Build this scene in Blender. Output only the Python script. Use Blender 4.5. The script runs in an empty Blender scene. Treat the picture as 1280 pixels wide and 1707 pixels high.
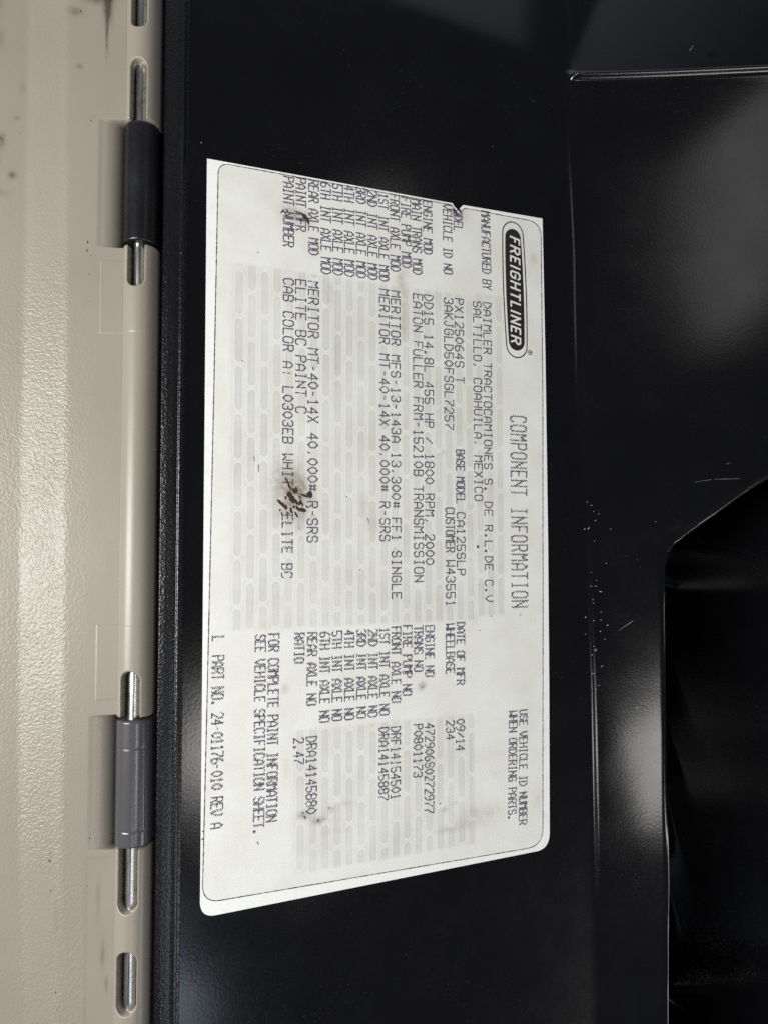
import bpy, math, random
import numpy as np
from mathutils import Vector, Matrix

# ------------------------------------------------------------------ camera, world, lamps, exposure
SC = bpy.context.scene
COL = SC.collection
MM = 0.001
FPX, CX, CY = 1282.0, 640.0, 853.5
CAM = np.array([0.05287948, -0.00779006, 0.16281793])
CR = np.array([[0.999998618, 0.00166049231, -0.000078550064],
               [-0.00166234919, 0.998881599, -0.04725238],
               [0.0, 0.0472524452, 0.998882979]])

cam_d = bpy.data.cameras.new('camera')
cam = bpy.data.objects.new('camera', cam_d)
COL.objects.link(cam)
M4 = Matrix.Identity(4)
for i in range(3):
    for j in range(3):
        M4[i][j] = CR[i][j]
    M4[i][3] = CAM[i]
cam.matrix_world = M4
cam_d.sensor_fit = 'AUTO'
cam_d.sensor_width = 36.0
cam_d.lens = 36.0 * FPX / 1707.0
cam_d.clip_start = 0.002
cam_d.clip_end = 20.0
SC.camera = cam

world = bpy.data.worlds.new('World')
SC.world = world
world.use_nodes = True
bg = world.node_tree.nodes['Background']
bg.inputs['Color'].default_value = (0.90, 0.95, 1.0, 1)
bg.inputs['Strength'].default_value = 1.0
_wt = world.node_tree
_tc = _wt.nodes.new('ShaderNodeTexCoord'); _sx = _wt.nodes.new('ShaderNodeSeparateXYZ')
_mr = _wt.nodes.new('ShaderNodeMapRange'); _mr.interpolation_type = 'SMOOTHSTEP'
_mr.inputs[1].default_value = 0.58; _mr.inputs[2].default_value = 0.86
_mx = _wt.nodes.new('ShaderNodeMix'); _mx.data_type = 'RGBA'
_mx.inputs['A'].default_value = (0.054, 0.057, 0.060, 1)       # dim cab interior
_mx.inputs['B'].default_value = (0.58, 0.62, 0.74, 1)          # pale glow added towards the top for the upper corner wall to reflect
_wt.links.new(_tc.outputs['Generated'], _sx.inputs[0]); _wt.links.new(_sx.outputs[1], _mr.inputs[0])
_wt.links.new(_mr.outputs[0], _mx.inputs['Factor']); _wt.links.new(_mx.outputs['Result'], bg.inputs['Color'])


def area_lamp(name, direction, dist, size, power, color, target=(0.035, -0.01, 0.0), size_y=None, spread=180):
    d = bpy.data.lights.new(name, 'AREA')
    d.energy = power
    d.color = color
    d.shape = 'RECTANGLE'
    d.size = size
    d.size_y = size_y or size
    d.spread = math.radians(spread)
    o = bpy.data.objects.new(name, d)
    COL.objects.link(o)
    v = Vector(direction).normalized()
    o.location = Vector(target) + v * dist
    o.rotation_euler = v.to_track_quat('Z', 'Y').to_euler()
    return o


area_lamp('window_lamp', (-0.56, -0.04, 0.83), 0.36, 0.080, 2.2, (0.99, 1.0, 0.965), target=(0.02, 0.004, 0.0), size_y=0.21)
area_lamp('door_opening_lamp', (0.31, -0.42, 0.84), 0.45, 0.085, 0.20, (0.74, 0.85, 1.0), target=(0.011, -0.095, -0.003), size_y=0.20)
area_lamp('facet_fill_lamp', (0.385, -0.25, 0.90), 0.50, 0.085, 0.25, (1.0, 0.97, 0.94), target=(0.127, -0.061, -0.045), size_y=0.11)  # unseen lamp added to put a glow on the lower right facet
area_lamp('rib_fill_lamp', (0.62, -0.77, 0.15), 0.50, 0.22, 0.45, (1.0, 0.98, 0.97), target=(0.132, 0.115, -0.047), size_y=0.09)  # unseen lamp added only to draw the highlight along the rib
area_lamp('upper_facet_fill_lamp', (0.53, 0.25, 0.76), 0.50, 0.15, 0.042, (1.0, 0.96, 0.94), target=(0.158, 0.115, -0.048), size_y=0.06)  # dim unseen lamp added for the sheen on the upper right facet

SC.view_settings.view_transform = 'Standard'
SC.view_settings.look = 'None'
SC.view_settings.exposure = 0.0
SC.view_settings.gamma = 1.0
SC.view_settings.use_curve_mapping = False
SC.render.engine = 'CYCLES'
SC.cycles.use_denoising = False
SC.cycles.max_bounces = 6

rng = random.Random(11)
nrg = np.random.default_rng(5)


# ------------------------------------------------------------------ geometry helpers
def at(px, py, p0, n):
    """point where the sight line through a photo pixel meets a real plane"""
    d = CR @ np.array([(px - CX) / FPX, -(py - CY) / FPX, -1.0])
    t = ((np.asarray(p0) - CAM) @ n) / (d @ n)
    return CAM + t * d


ZN = np.array([0, 0, 1.0])


def wy(py, px=224, z=0.0025):
    return at(px, py, (0, 0, z), ZN)[1]


def wx(px, py=853, z=0.0016):
    return at(px, py, (0, 0, z), ZN)[0]


def ss(a, b, x):
    t = np.clip((x - a) / (b - a), 0, 1)
    return t * t * (3 - 2 * t)


def empty(name, loc=(0, 0, 0)):
    o = bpy.data.objects.new(name, None)
    o.empty_display_size = 0.01
    COL.objects.link(o)
    o.location = loc
    return o


def tag(o, label, cat):
    o['label'] = label
    o['category'] = cat


def mesh_obj(name, verts, faces, mat, parent=None, smooth=False, attr=None):
    me = bpy.data.meshes.new(name)
    me.from_pydata([tuple(map(float, v)) for v in verts], [], faces)
    if attr is not None:
        a = me.attributes.new('dirt', 'FLOAT', 'POINT')
        a.data.foreach_set('value', np.asarray(attr, dtype=np.float32))
    if mat:
        me.materials.append(mat)
    if smooth:
        me.polygons.foreach_set('use_smooth', [True] * len(me.polygons))
    me.update()
    o = bpy.data.objects.new(name, me)
    COL.objects.link(o)
    if parent:
        o.parent = parent
    return o


def grid_obj(name, P, mat, parent=None, attrs=None, smooth=True):
    """P: array (rows, cols, 3) -> quad sheet"""
    r, c = P.shape[:2]
    me = bpy.data.meshes.new(name)
    nv = r * c
    nf = (r - 1) * (c - 1)
    idx = np.arange(nv).reshape(r, c)
    q = np.stack([idx[:-1, :-1], idx[:-1, 1:], idx[1:, 1:], idx[1:, :-1]], -1).reshape(-1)
    me.vertices.add(nv)
    me.vertices.foreach_set('co', P.reshape(-1).astype(np.float32))
    me.loops.add(nf * 4)
    me.loops.foreach_set('vertex_index', q.astype(np.int32))
    me.polygons.add(nf)
    me.polygons.foreach_set('loop_start', np.arange(0, nf * 4, 4, dtype=np.int32))
    try:
        me.polygons.foreach_set('loop_total', np.full(nf, 4, dtype=np.int32))
    except Exception:
        pass
    me.update(calc_edges=True)
    me.polygons.foreach_set('use_smooth', [smooth] * nf)
    if attrs:
        for k, v in attrs.items():
            a = me.attributes.new(k, 'FLOAT', 'POINT')
            a.data.foreach_set('value', v.reshape(-1).astype(np.float32))
    me.materials.append(mat)
    me.update()
    o = bpy.data.objects.new(name, me)
    COL.objects.link(o)
    if parent:
        o.parent = parent
    return o


def steps(*segs):
    """segs: (start, end, step)... -> increasing array"""
    out = []
    for a, b, s in segs:
        n = max(1, int(round((b - a) / s)))
        out.append(np.linspace(a, b, n, endpoint=False))
    out.append(np.array([segs[-1][1]]))
    return np.concatenate(out)


def value_noise(x, y, seed=0):
    xi = np.floor(x).astype(int); yi = np.floor(y).astype(int)
    fx = x - xi; fy = y - yi
    fx = fx * fx * (3 - 2 * fx); fy = fy * fy * (3 - 2 * fy)

    def h(a, b):
        n = np.sin(a * 127.1 + b * 311.7 + seed * 74.7) * 43758.5453
        return n - np.floor(n)
    return (h(xi, yi) * (1 - fx) + h(xi + 1, yi) * fx) * (1 - fy) + (h(xi, yi + 1) * (1 - fx) + h(xi + 1, yi + 1) * fx) * fy


def fbm(x, y, seed=0, o=4):
    s = 0; a = 0.5; t = 0
    for k in range(o):
        s = s + a * value_noise(x * 2 ** k, y * 2 ** k, seed + k); t += a; a *= 0.5
    return s / t


# ------------------------------------------------------------------ materials
class NT:
    def __init__(self, name):
        self.m = bpy.data.materials.new(name)
        self.m.use_nodes = True
        self.t = self.m.node_tree
        self.b = self.t.nodes['Principled BSDF']

    def n(self, typ, **kw):
        nd = self.t.nodes.new(typ)
        for k, v in kw.items():
            if k.startswith('i_'):
                key = k[2:]
                key = int(key) if key.isdigit() else key.replace('_', ' ')
                nd.inputs[key].default_value = v
            else:
                setattr(nd, k, v)
        return nd

    def l(self, a, b):
        self.t.links.new(a, b)

    def math(self, op, a, b=None, c=None, clamp=False):
        nd = self.t.nodes.new('ShaderNodeMath')
        nd.operation = op
        nd.use_clamp = clamp
        for i, v in enumerate((a, b, c)):
            if v is None:
                continue
            if isinstance(v, (int, float)):
                nd.inputs[i].default_value = v
            else:
                self.l(v, nd.inputs[i])
        return nd.outputs[0]

    def mix(self, fac, a, b, mode='MIX'):
        nd = self.t.nodes.new('ShaderNodeMix')
        nd.data_type = 'RGBA'
        nd.blend_type = mode
        for s, v in ((nd.inputs['Factor'], fac), (nd.inputs['A'], a), (nd.inputs['B'], b)):
            if isinstance(v, (int, float)):
                s.default_value = v
            elif isinstance(v, tuple):
                s.default_value = v if len(v) == 4 else v + (1,)
            else:
                self.l(v, s)
        return nd.outputs['Result']

    def ramp(self, v, a, b, to0=0.0, to1=1.0):
        nd = self.n('ShaderNodeMapRange')
        nd.inputs[1].default_value = a; nd.inputs[2].default_value = b
        nd.inputs[3].default_value = to0; nd.inputs[4].default_value = to1
        self.l(v, nd.inputs[0])
        return nd.outputs[0]

    def coord(self):
        return self.n('ShaderNodeTexCoord').outputs['Object']

    def noise(self, scale, detail=3, rough=0.5, vec=None):
        nd = self.n('ShaderNodeTexNoise')
        nd.inputs['Scale'].default_value = scale
        nd.inputs['Detail'].default_value = detail
        nd.inputs['Roughness'].default_value = rough
        self.l(vec if vec is not None else self.coord(), nd.inputs['Vector'])
        return nd.outputs['Fac']

    def vor(self, scale, feature='F1', vec=None):
        nd = self.n('ShaderNodeTexVoronoi')
        nd.feature = feature
        nd.inputs['Scale'].default_value = scale
        self.l(vec if vec is not None else self.coord(), nd.inputs['Vector'])
        return nd.outputs['Distance']

    def attr(self, name):
        return self.n('ShaderNodeAttribute', attribute_name=name).outputs['Fac']

    def bump(self, height, dist, strength=1.0, normal=None):
        nd = self.n('ShaderNodeBump')
        if isinstance(strength, (int, float)):
            nd.inputs['Strength'].default_value = strength
        else:
            self.l(strength, nd.inputs['Strength'])
        nd.inputs['Distance'].default_value = dist
        self.l(height, nd.inputs['Height'])
        if normal is not None:
            self.l(normal, nd.inputs['Normal'])
        return nd.outputs['Normal']


def grain_height(k, scale):
    """pebbled moulded-in leather grain"""
    co = k.coord()
    warp = k.n('ShaderNodeTexNoise'); warp.inputs['Scale'].default_value = scale * 0.5
    k.l(co, warp.inputs['Vector'])
    off = k.n('ShaderNodeVectorMath', operation='SCALE'); off.inputs['Scale'].default_value = 0.9 / scale
    k.l(warp.outputs['Color'], off.inputs[0])
    add = k.n('ShaderNodeVectorMath', operation='ADD')
    k.l(co, add.inputs[0]); k.l(off.outputs[0], add.inputs[1])
    v = k.vor(scale, 'SMOOTH_F1', add.outputs[0])
    f = k.noise(scale * 2.2, 2, 0.5, co)
    return k.math('ADD', k.math('MULTIPLY', v, -1.0), k.math('MULTIPLY', f, 0.5))


def mat_beige():
    k = NT('beige_grained_plastic')
    tone = k.noise(22, 4, 0.55)
    col = k.mix(k.ramp(tone, 0.3, 0.7), (0.243, 0.214, 0.176), (0.272, 0.241, 0.199))
    grime = k.attr('dirt')
    g2 = k.math('MULTIPLY', grime, k.ramp(k.noise(420, 4, 0.6), 0.25, 0.75, 0.55, 1.15), clamp=True)
    col = k.mix(g2, col, (0.06, 0.042, 0.03))
    k.l(col, k.b.inputs['Base Color'])
    gr = k.math('MULTIPLY', k.attr('grain'), k.ramp(k.noise(55, 4, 0.6), 0.3, 0.7, 0.55, 1.1))
    h = grain_height(k, 1900)
    nrm = k.bump(h, 0.00015, gr)
    nrm = k.bump(k.noise(240, 3, 0.5), 0.0002, 0.12, nrm)
    k.l(nrm, k.b.inputs['Normal'])
    k.l(k.ramp(gr, 0, 1, 0.36, 0.32), k.b.inputs['Roughness'])
    k.b.inputs['Specular IOR Level'].default_value = 0.36
    return k.m


def mat_black(name, grain=0.0, base=(0.0035, 0.0035, 0.0045), rough=0.15, haze=0.07):
    k = NT(name)
    d = k.noise(70, 5, 0.62)
    f = k.noise(900, 3, 0.6)
    fac = k.math('MULTIPLY', k.ramp(d, 0.45, 0.8), k.ramp(f, 0.35, 0.75))
    col = k.mix(k.math('MULTIPLY', fac, haze), base, (0.05, 0.052, 0.06))
    dust = k.math('MULTIPLY', k.ramp(k.noise(2300, 2, 0.6), 0.68, 0.76), k.ramp(k.noise(38, 4, 0.6), 0.48, 0.70, 0.0, 0.55))
    col = k.mix(dust, col, (0.16, 0.16, 0.17))
    k.l(col, k.b.inputs['Base Color'])
    k.l(k.ramp(d, 0.25, 0.75, rough - 0.02, rough + 0.03), k.b.inputs['Roughness'])
    if grain:
        nrm = k.bump(grain_height(k, 2300), 0.00018, grain)
    else:
        nrm = k.bump(k.noise(1600, 2, 0.5), 0.00003, 0.3)
    k.l(nrm, k.b.inputs['Normal'])
    return k.m


def mat_steel():
    k = NT('brushed_steel_rod')
    k.b.inputs['Metallic'].default_value = 1.0
    mp = k.n('ShaderNodeMapping'); mp.inputs['Scale'].default_value = (1, 0.03, 1)
    k.l(k.coord(), mp.inputs['Vector'])
    s = k.noise(2600, 3, 0.6, mp.outputs[0])
    p = k.noise(500, 4, 0.65)
    k.l(k.mix(k.ramp(p, 0.55, 0.75), (0.62, 0.61, 0.60), (0.33, 0.31, 0.30)), k.b.inputs['Base Color'])
    k.l(k.ramp(s, 0.3, 0.7, 0.22, 0.36), k.b.inputs['Roughness'])
    k.l(k.bump(k.math('ADD', s, p), 0.00004, 0.3), k.b.inputs['Normal'])
    return k.m


def mat_flat(name, col, rough=0.5, var=0.0, scale=800):
    k = NT(name)
    c2 = tuple(c * (1 - var) for c in col)
    k.l(k.mix(k.ramp(k.noise(scale, 3, 0.6), 0.3, 0.7), col, c2), k.b.inputs['Base Color'])
    k.b.inputs['Roughness'].default_value = rough
    return k.m


def mat_sheet():
    k = NT('white_label_stock')
    n = k.noise(260, 5, 0.65)
    k.l(k.mix(k.ramp(n, 0.52, 0.8, 0, 0.5), (0.83, 0.83, 0.80), (0.62, 0.62, 0.59)), k.b.inputs['Base Color'])
    k.b.inputs['Roughness'].default_value = 0.5
    return k.m


def mat_face(regions):
    """laminated face: pale paper with the grey printed security pattern and stains"""
    k = NT('printed_label_face')
    sep = k.n('ShaderNodeSeparateXYZ')
    k.l(k.coord(), sep.inputs[0])
    X, Y = sep.outputs[0], sep.outputs[1]
    pit, per = 0.00292, 0.0108
    cv = k.math('DIVIDE', Y, pit)
    ci = k.math('FLOOR', cv)
    fv = k.math('SUBTRACT', k.math('SUBTRACT', cv, ci), 0.5)
    odd = k.math('MODULO', k.math('ADD', ci, 100.0), 2.0)
    wob = k.math('MULTIPLY', k.math('SINE', k.math('MULTIPLY', ci, 12.9)), 0.14)
    cu = k.math('ADD', k.math('ADD', k.math('DIVIDE', X, per), k.math('MULTIPLY', odd, 0.5)), wob)
    fu = k.math('SUBTRACT', k.math('SUBTRACT', cu, k.math('FLOOR', cu)), 0.5)
    # stadium distance in millimetres
    ax = k.math('MAXIMUM', k.math('SUBTRACT', k.math('ABSOLUTE', k.math('MULTIPLY', fu, per * 1000)), 4.05), 0.0)
    ay = k.math('MULTIPLY', fv, pit * 1000)
    dist = k.math('SQRT', k.math('ADD', k.math('MULTIPLY', ax, ax), k.math('MULTIPLY', ay, ay)))
    inner = k.ramp(dist, 0.55, 1.00, 1.0, 0.0)
    l1 = k.math('SUBTRACT', 1.0, k.math('MULTIPLY', k.math('ABSOLUTE', k.math('SUBTRACT', dist, 1.15)), 5.5), clamp=True)
    l2 = k.math('SUBTRACT', 1.0, k.math('MULTIPLY', k.math('ABSOLUTE', k.math('SUBTRACT', dist, 0.62)), 7.0), clamp=True)
    fine = k.noise(1500, 3, 0.7)
    mask = None
    for (x0, x1, y0, y1) in regions:
        mx = k.math('MULTIPLY', k.ramp(X, x0 - .0004, x0 + .0004), k.ramp(X, x1 - .0004, x1 + .0004, 1, 0))
        my = k.math('MULTIPLY', k.ramp(Y, y0 - .0004, y0 + .0004), k.ramp(Y, y1 - .0004, y1 + .0004, 1, 0))
        r = k.math('MULTIPLY', mx, my)
        mask = r if mask is None else k.math('MAXIMUM', mask, r)
    wear = k.ramp(k.noise(60, 4, 0.6), 0.3, 0.65, 0.35, 1.0)
    mask = k.math('MULTIPLY', mask, wear)
    tone = k.noise(95, 5, 0.6)
    base = k.mix(k.ramp(tone, 0.35, 0.7), (0.77, 0.765, 0.725), (0.70, 0.685, 0.625))
    grey = k.math('ADD', k.math('MULTIPLY', inner, 0.15), 0.18)
    grey = k.math('ADD', grey, k.math('MULTIPLY', l2, 0.20))
    grey = k.math('SUBTRACT', grey, k.math('MULTIPLY', l1, 0.24))
    grey = k.math('ADD', grey, k.math('MULTIPLY', k.math('SUBTRACT', fine, 0.5), 0.22))
    grey = k.math('MULTIPLY', grey, mask, clamp=True)
    col = k.mix(grey, base, (0.30, 0.295, 0.275))
    spk = k.ramp(k.noise(2600, 2, 0.6), 0.70, 0.80)
    spk = k.math('MULTIPLY', spk, k.ramp(k.noise(120, 3, 0.6), 0.45, 0.65, 0.0, 0.45))
    col = k.mix(spk, col, (0.25, 0.23, 0.22))
    st = k.attr('stain')
    st = k.math('MULTIPLY', st, k.ramp(k.noise(700, 4, 0.7), 0.3, 0.7, 0.45, 1.2), clamp=True)
    col = k.mix(st, col, (0.17, 0.11, 0.058))
    k.l(col, k.b.inputs['Base Color'])
    k.l(k.ramp(k.noise(150, 4, 0.6), 0.3, 0.7, 0.40, 0.55), k.b.inputs['Roughness'])
    k.l(k.bump(k.noise(180, 4, 0.55), 0.00012, 0.25), k.b.inputs['Normal'])
    return k.m


BEIGE = mat_beige()
BLACK = mat_black('glossy_black_plastic')
BLACK_GRAIN = mat_black('grained_black_plastic', grain=0.40, base=(0.005, 0.005, 0.006), rough=0.26, haze=0.1)
BLACK_KNUCKLE = mat_black('black_knuckle_plastic', base=(0.006, 0.006, 0.007), rough=0.30, haze=0.3)
SHEEN_KNUCKLE = mat_black('black_knuckle_painted_sheen', base=(0.066, 0.064, 0.070), rough=0.22, haze=0.3)  # lower knuckle: glossy sheen on black put into a lighter base colour
STEEL = mat_steel()
INK = mat_flat('violet_black_ink', (0.088, 0.078, 0.130), 0.5, 0.25, 2500)
LOGO_INK = mat_flat('brown_black_logo_ink', (0.022, 0.016, 0.015), 0.45, 0.2)
LOGO_WHITE = mat_flat('white_logo_lettering', (0.74, 0.74, 0.71), 0.45, 0.04)
CUT = mat_flat('dirty_cut_line', (0.085, 0.066, 0.047), 0.7, 0.3)
SHEET = mat_sheet()
SCRATCH = mat_flat('pale_scuffed_plastic', (0.42, 0.42, 0.43), 0.5, 0.5, 3000)
GRIME = mat_flat('dried_brown_grime', (0.045, 0.028, 0.014), 0.6, 0.5, 3000)
FLECK = mat_flat('dark_scuff_specks', (0.03, 0.022, 0.018), 0.7, 0.3)

# ------------------------------------------------------------------ planes of the place
XH = 0.6                              # hinge axis, mm
PR = np.array([0.921828908, 0.0, -0.387597040])      # panel direction away from the hinge
PN = np.array([0.387597040, 0.0, 0.921828908])       # panel normal
P0 = np.array([0.01380958, 0.0, -0.00421283])        # label edge line on the panel


def panel_uv(px, py, lift=0.0):
    p = at(px, py, P0 + PN * lift, PN)
    return (p - P0) @ PR * 1000, p[1] * 1000           # mm


# ------------------------------------------------------------------ beige panel with the hinge barrel
beige = empty('beige_panel', (0, 0, 0))
tag(beige, 'beige grained plastic panel whose slotted hinge barrel runs down beside the black panel', 'panel')

POCKETS = [(wy(408) * 1000, wy(199) * 1000), (wy(1416) * 1000, wy(1196) * 1000)]


def pocket_mask(y, soft=0.35):
    m = np.zeros_like(y)
    for a, b in POCKETS:
        m = np.maximum(m, ss(a - soft, a + soft * 0.2, y) * (1 - ss(b - soft * 0.2, b + soft, y)))
    return m


def band_edge(px_list, ys):
    pts = sorted((at(px, py, (0, 0, .0016), ZN)[1] * 1000, at(px, py, (0, 0, .0016), ZN)[0] * 1000) for px, py in px_list)
    return np.interp(ys, [p[0] for p in pts], [p[1] for p in pts])


CREASE = XH - 3.1
ys = steps((-150, -112, 0.6), (-112, 118, 0.16), (118, 150, 0.6))
xs = steps((-75, -34, 1.0), (-34, -9.5, 0.22), (-9.5, CREASE, 0.10))
Xg, Yg = np.meshgrid(xs, ys)
xa = band_edge([(56, 0), (50, 450), (43, 900), (40, 1400), (46, 1707)], Yg)
xb = band_edge([(118, 0), (116, 450), (112, 900), (107, 1400), (100, 1707)], Yg)
t = np.clip((Xg - xa) / (xb - xa), 0, 1)
sl = np.where(Xg < xa, -0.05, np.where(Xg < xb, 0.045, -0.075))
soft = 1.1
sl = -0.20 + (0.205) * ss(xa - soft, xa + soft, Xg) - 0.16 * ss(xb - soft, xb + soft, Xg)
fade = 0.45 + 0.55 * ss(-98, -62, Yg)
sl = sl * fade + fade * 0.085 * (np.exp(-((Xg - xa - 0.5) / 0.9) ** 2) + np.exp(-((Xg - xb + 0.5) / 0.8) ** 2)) - 0.03 * (1 - fade)
dxs = np.diff(xs)
Z = np.zeros_like(Xg)
Z[:, 1:] = np.cumsum((sl[:, 1:] + sl[:, :-1]) * 0.5 * dxs[None, :], axis=1)
Z += 1.66 - Z[:, -1:]
# flat land beside the hinge sits a hair lower
Z -= 0.10 * ss(-8.4, -7.6, Xg) * ss(-70.5, -71.5, Yg)
# moulded insert outlines (thin raised pads)


def pad(x0, x1, y0, y1, Xv, Yv, s=0.07):
    return ss(x0 - s, x0 + s, Xv) * (1 - ss(x1 - s, x1 + s, Xv)) * ss(y0 - s, y0 + s, Yv) * (1 - ss(y1 - s, y1 + s, Yv))


PADS = [(wx(170, 500), 99, wy(556, 190, .0016) * 1000, wy(436, 190, .0016) * 1000),
        (wx(163, 1100), 99, wy(1166, 190, .0016) * 1000, wy(1042, 190, .0016) * 1000)]
PADS = [(a * 1000, b, c, d) for a, b, c, d in PADS]
for p in PADS:
    Z += 0.09 * pad(*p, Xg, Yg)
m = pocket_mask(Yg)
xr = np.clip(Xg + 7.4, 0, 3.99)
Zp = Z - (4.0 - np.sqrt(16.0 - xr ** 2)) - np.maximum(0, Xg + 3.45) * 6
Zp = Zp - 0.22 * ss(-8.1, -6.9, Xg)
Z = Z * (1 - m) + Zp * m
Z += 0.05 * (fbm(Xg * 0.08 + 9, Yg * 0.05, 3) - 0.5)
# grime with a shape of its own
dirt = np.zeros_like(Z)


def blot(A, X, Y, px, py, rx, ry, amt, seed, z=.0016):
    c = at(px, py, (0, 0, z), ZN) * 1000
    r = ((X - c[0]) / rx) ** 2 + ((Y - c[1]) / ry) ** 2
    w = 0.55 + 0.9 * fbm(X * 0.9 + seed, Y * 0.5 + seed, seed)
    A += 2.0 * amt * np.exp(-r * 1.2) * w


for (px, py, rx, ry, a) in [(183, 8, 1.0, 4.2, .75), (181, 50, .35, 5.5, .5), (160, 5, 3.0, 1.2, .28), (132, 28, 1.6, 1.0, .25),
                            (138, 118, .8, .7, .25), (30, 300, .9, .9, .35), (14, 245, .8, 1.8, .28), (10, 78, 1.0, 2.2, .15),
                            (2, 15, 2.2, 4, .25), (36, 206, .7, .5, .2), (45, 155, .6, 1.6, .12), (15, 330, 1.6, 1.0, .12), (2, 85, .8, 4, .2),
                            (5, 275, .9, 1.5, .2), (172, 1590, .5, 3, .22), (178, 1640, .35, 1.6, .25), (165, 1500, .5, 4, .15), (98, 1530, .5, 4, .10)]:
    blot(dirt, Xg, Yg, px, py, rx, ry, a, int(px + py) % 17)
dirt += 0.05 * np.clip(fbm(Xg * 0.25, Yg * 0.12, 8) - 0.5, 0, 1) * 2
grain = 0.45 + 0.55 * ss(xa - 1.5, xa + 0.5, Xg) - 0.75 * ss(xb, xb + 1.8, Xg) * (1 - ss(-60, -90, Yg)) - 0.2 * ss(xb, xb + 1.8, Xg) * ss(-60, -90, Yg)
grain *= 1.0 - ss(-9.5, -7.6, Xg)
grain *= 0.40 + 0.60 * ss(62, 30, Yg)
grain = np.maximum(grain, 0.05) * (1 - 0.45 * ss(-66, -78, Yg) * (1 - np.abs(2 * t - 1)) )
right_soft = ss(xb, xb + 2.5, Xg)
face = np.stack([Xg, Yg, Z], -1) * MM
grid_obj('panel_face', face, BEIGE, beige, {'dirt': np.clip(dirt, 0, 1), 'grain': grain})

# the barrel in three lengths, each with its slots
SLOTS = [(-90, 48, 1.70), (101, 240, 1.72), (370, 478, 1.80), (1119, 1240, 1.95), (1380, 1521, 1.98), (1585, 1690, 2.0), (1775, 1900, 2.0)]


def barrel(y0, y1):
    R = 3.5
    a0 = math.acos(-3.1 / R)
    ang = np.linspace(a0, -0.05, 92)
    bx = list(XH + R * np.cos(ang)); bz = list(R * np.sin(ang))
    for zz in np.linspace(-0.8, -6.8, 8):
        bx.append(XH + R + 0.02); bz.append(zz)
    bx = np.array(bx); bz = np.array(bz)
    yv = steps((y0, y1, 0.12 if (y1 - y0) < 150 else 0.14))
    Xb, Yb = np.meshgrid(bx, yv)
    Zb, _ = np.meshgrid(bz, yv)
    Zb = Zb.copy()
    # ends rounded over a third of a millimetre
    e = np.minimum(Yb - y0, y1 - Yb)
    Zb -= 0.22 * (1 - np.clip(e / 0.35, 0, 1)) ** 2
    for p in PADS:
        Zb += 0.08 * pad(*p, Xb, Yb)
    for (pa, pb, hw) in SLOTS:
        s1, s0 = wy(pa) * 1000, wy(pb) * 1000
        if s0 > y1 or s1 < y0:
            continue
        c0, c1 = s0 + hw, s1 - hw
        dy = np.maximum(np.maximum(c0 - Yb, Yb - c1), 0)
        d = np.sqrt((Xb - XH) ** 2 + dy ** 2) - hw
        flank = ss(0.32, 0.0, d)
        Zb -= 0.16 * flank * (d > 0)
        inside = ss(0.02, -0.26, d)
        Zb = np.where(d < 0.02, (Zb - 0.16) * (1 - inside) + inside * -2.6, Zb)
    P = np.stack([Xb, Yb, Zb], -1)
    first = P[:1].copy(); first[..., 2] = np.minimum(first[..., 2], -6.8)
    last = P[-1:].copy(); last[..., 2] = np.minimum(last[..., 2], -6.8)
    P = np.concatenate([first, P, last], 0)
    d2 = np.zeros(P.shape[:2])
    for (px, py, rx, ry, a) in [(206, 70, .5, 8, .25), (203, 125, .4, 5, .2), (252, 1170, .35, 2.2, .3), (250, 1640, .4, 10, .12)]:
        blot(d2, P[..., 0], P[..., 1], px, py, rx, ry, a, 4, .002)
    grid_obj('hinge_barrel', P * MM, BEIGE, beige, {'dirt': np.clip(d2, 0, 1), 'grain': np.full(P.shape[:2], 0.03)})


barrel(POCKETS[0][1], 150)
barrel(POCKETS[1][1], POCKETS[0][0])
barrel(-150, POCKETS[1][0])


def flecks(name, spots, mat, parent, to3d, kind=None):
    """little irregular chips: spots = (x, y, length, width, angle) in the units of to3d"""
    V, F = [], []
    for (x, y, ln, wd, an) in spots:
        n = 7
        ring = []
        for i in range(n):
            a = 2 * math.pi * i / n
            rr = rng.uniform(0.65, 1.2)
            ex, ey = math.cos(a) * ln * 0.5 * rr, math.sin(a) * wd * 0.5 * rr
            ring.append((x + ex * math.cos(an) - ey * math.sin(an), y + ex * math.sin(an) + ey * math.cos(an)))
        b = len(V)
        zz = rng.uniform(0, 0.02)
        V += [to3d(p[0], p[1], 0.012 + zz) for p in ring]
        V.append(to3d(x, y, 0.045 + zz))
        F += [(b + i, b + (i + 1) % n, b + n) for i in range(n)]
    o = mesh_obj(name, V, F, mat, parent)
    if kind:
        o['kind'] = kind
    return o


def on_beige(x, y, h):
    i = min(len(ys) - 1, int(np.searchsorted(ys, y))); j = min(len(xs) - 1, int(np.searchsorted(xs, x)))
    return (x * MM, y * MM, (Z[i, j] + h) * MM)


sp = []
for (px, py, s) in [(150, 407, .55), (149, 421, .55), (155, 429, .25), (153, 460, .35), (153, 505, .2), (117, 614, .25), (12, 240, .3), (15, 243, .25),
                    (18, 236, .2), (10, 246, .25), (13, 253, .3), (156, 206, .35), (161, 199, .25), (75, 328, .22), (2, 226, .5), (40, 230, .22), (140, 27, .4),
                    (89, 1418, .35), (89, 1431, .5), (90, 1480, .3), (97, 1650, .35), (99, 1678, .3), (148, 1475, .22), (152, 1395, .35), (132, 374, .2), (183, 176, .2),
                    (182, 50, .2), (181, 80, .18), (179, 98, .15)]:
    c = at(px, py, (0, 0, .0016), ZN) * 1000
    sp.append((c[0], c[1], s * rng.uniform(1.0, 1.8), s * 0.6, math.pi / 2 + rng.uniform(-.7, .7)))
flecks('scuff_marks', sp, FLECK, beige, on_beige, 'stuff')

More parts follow.
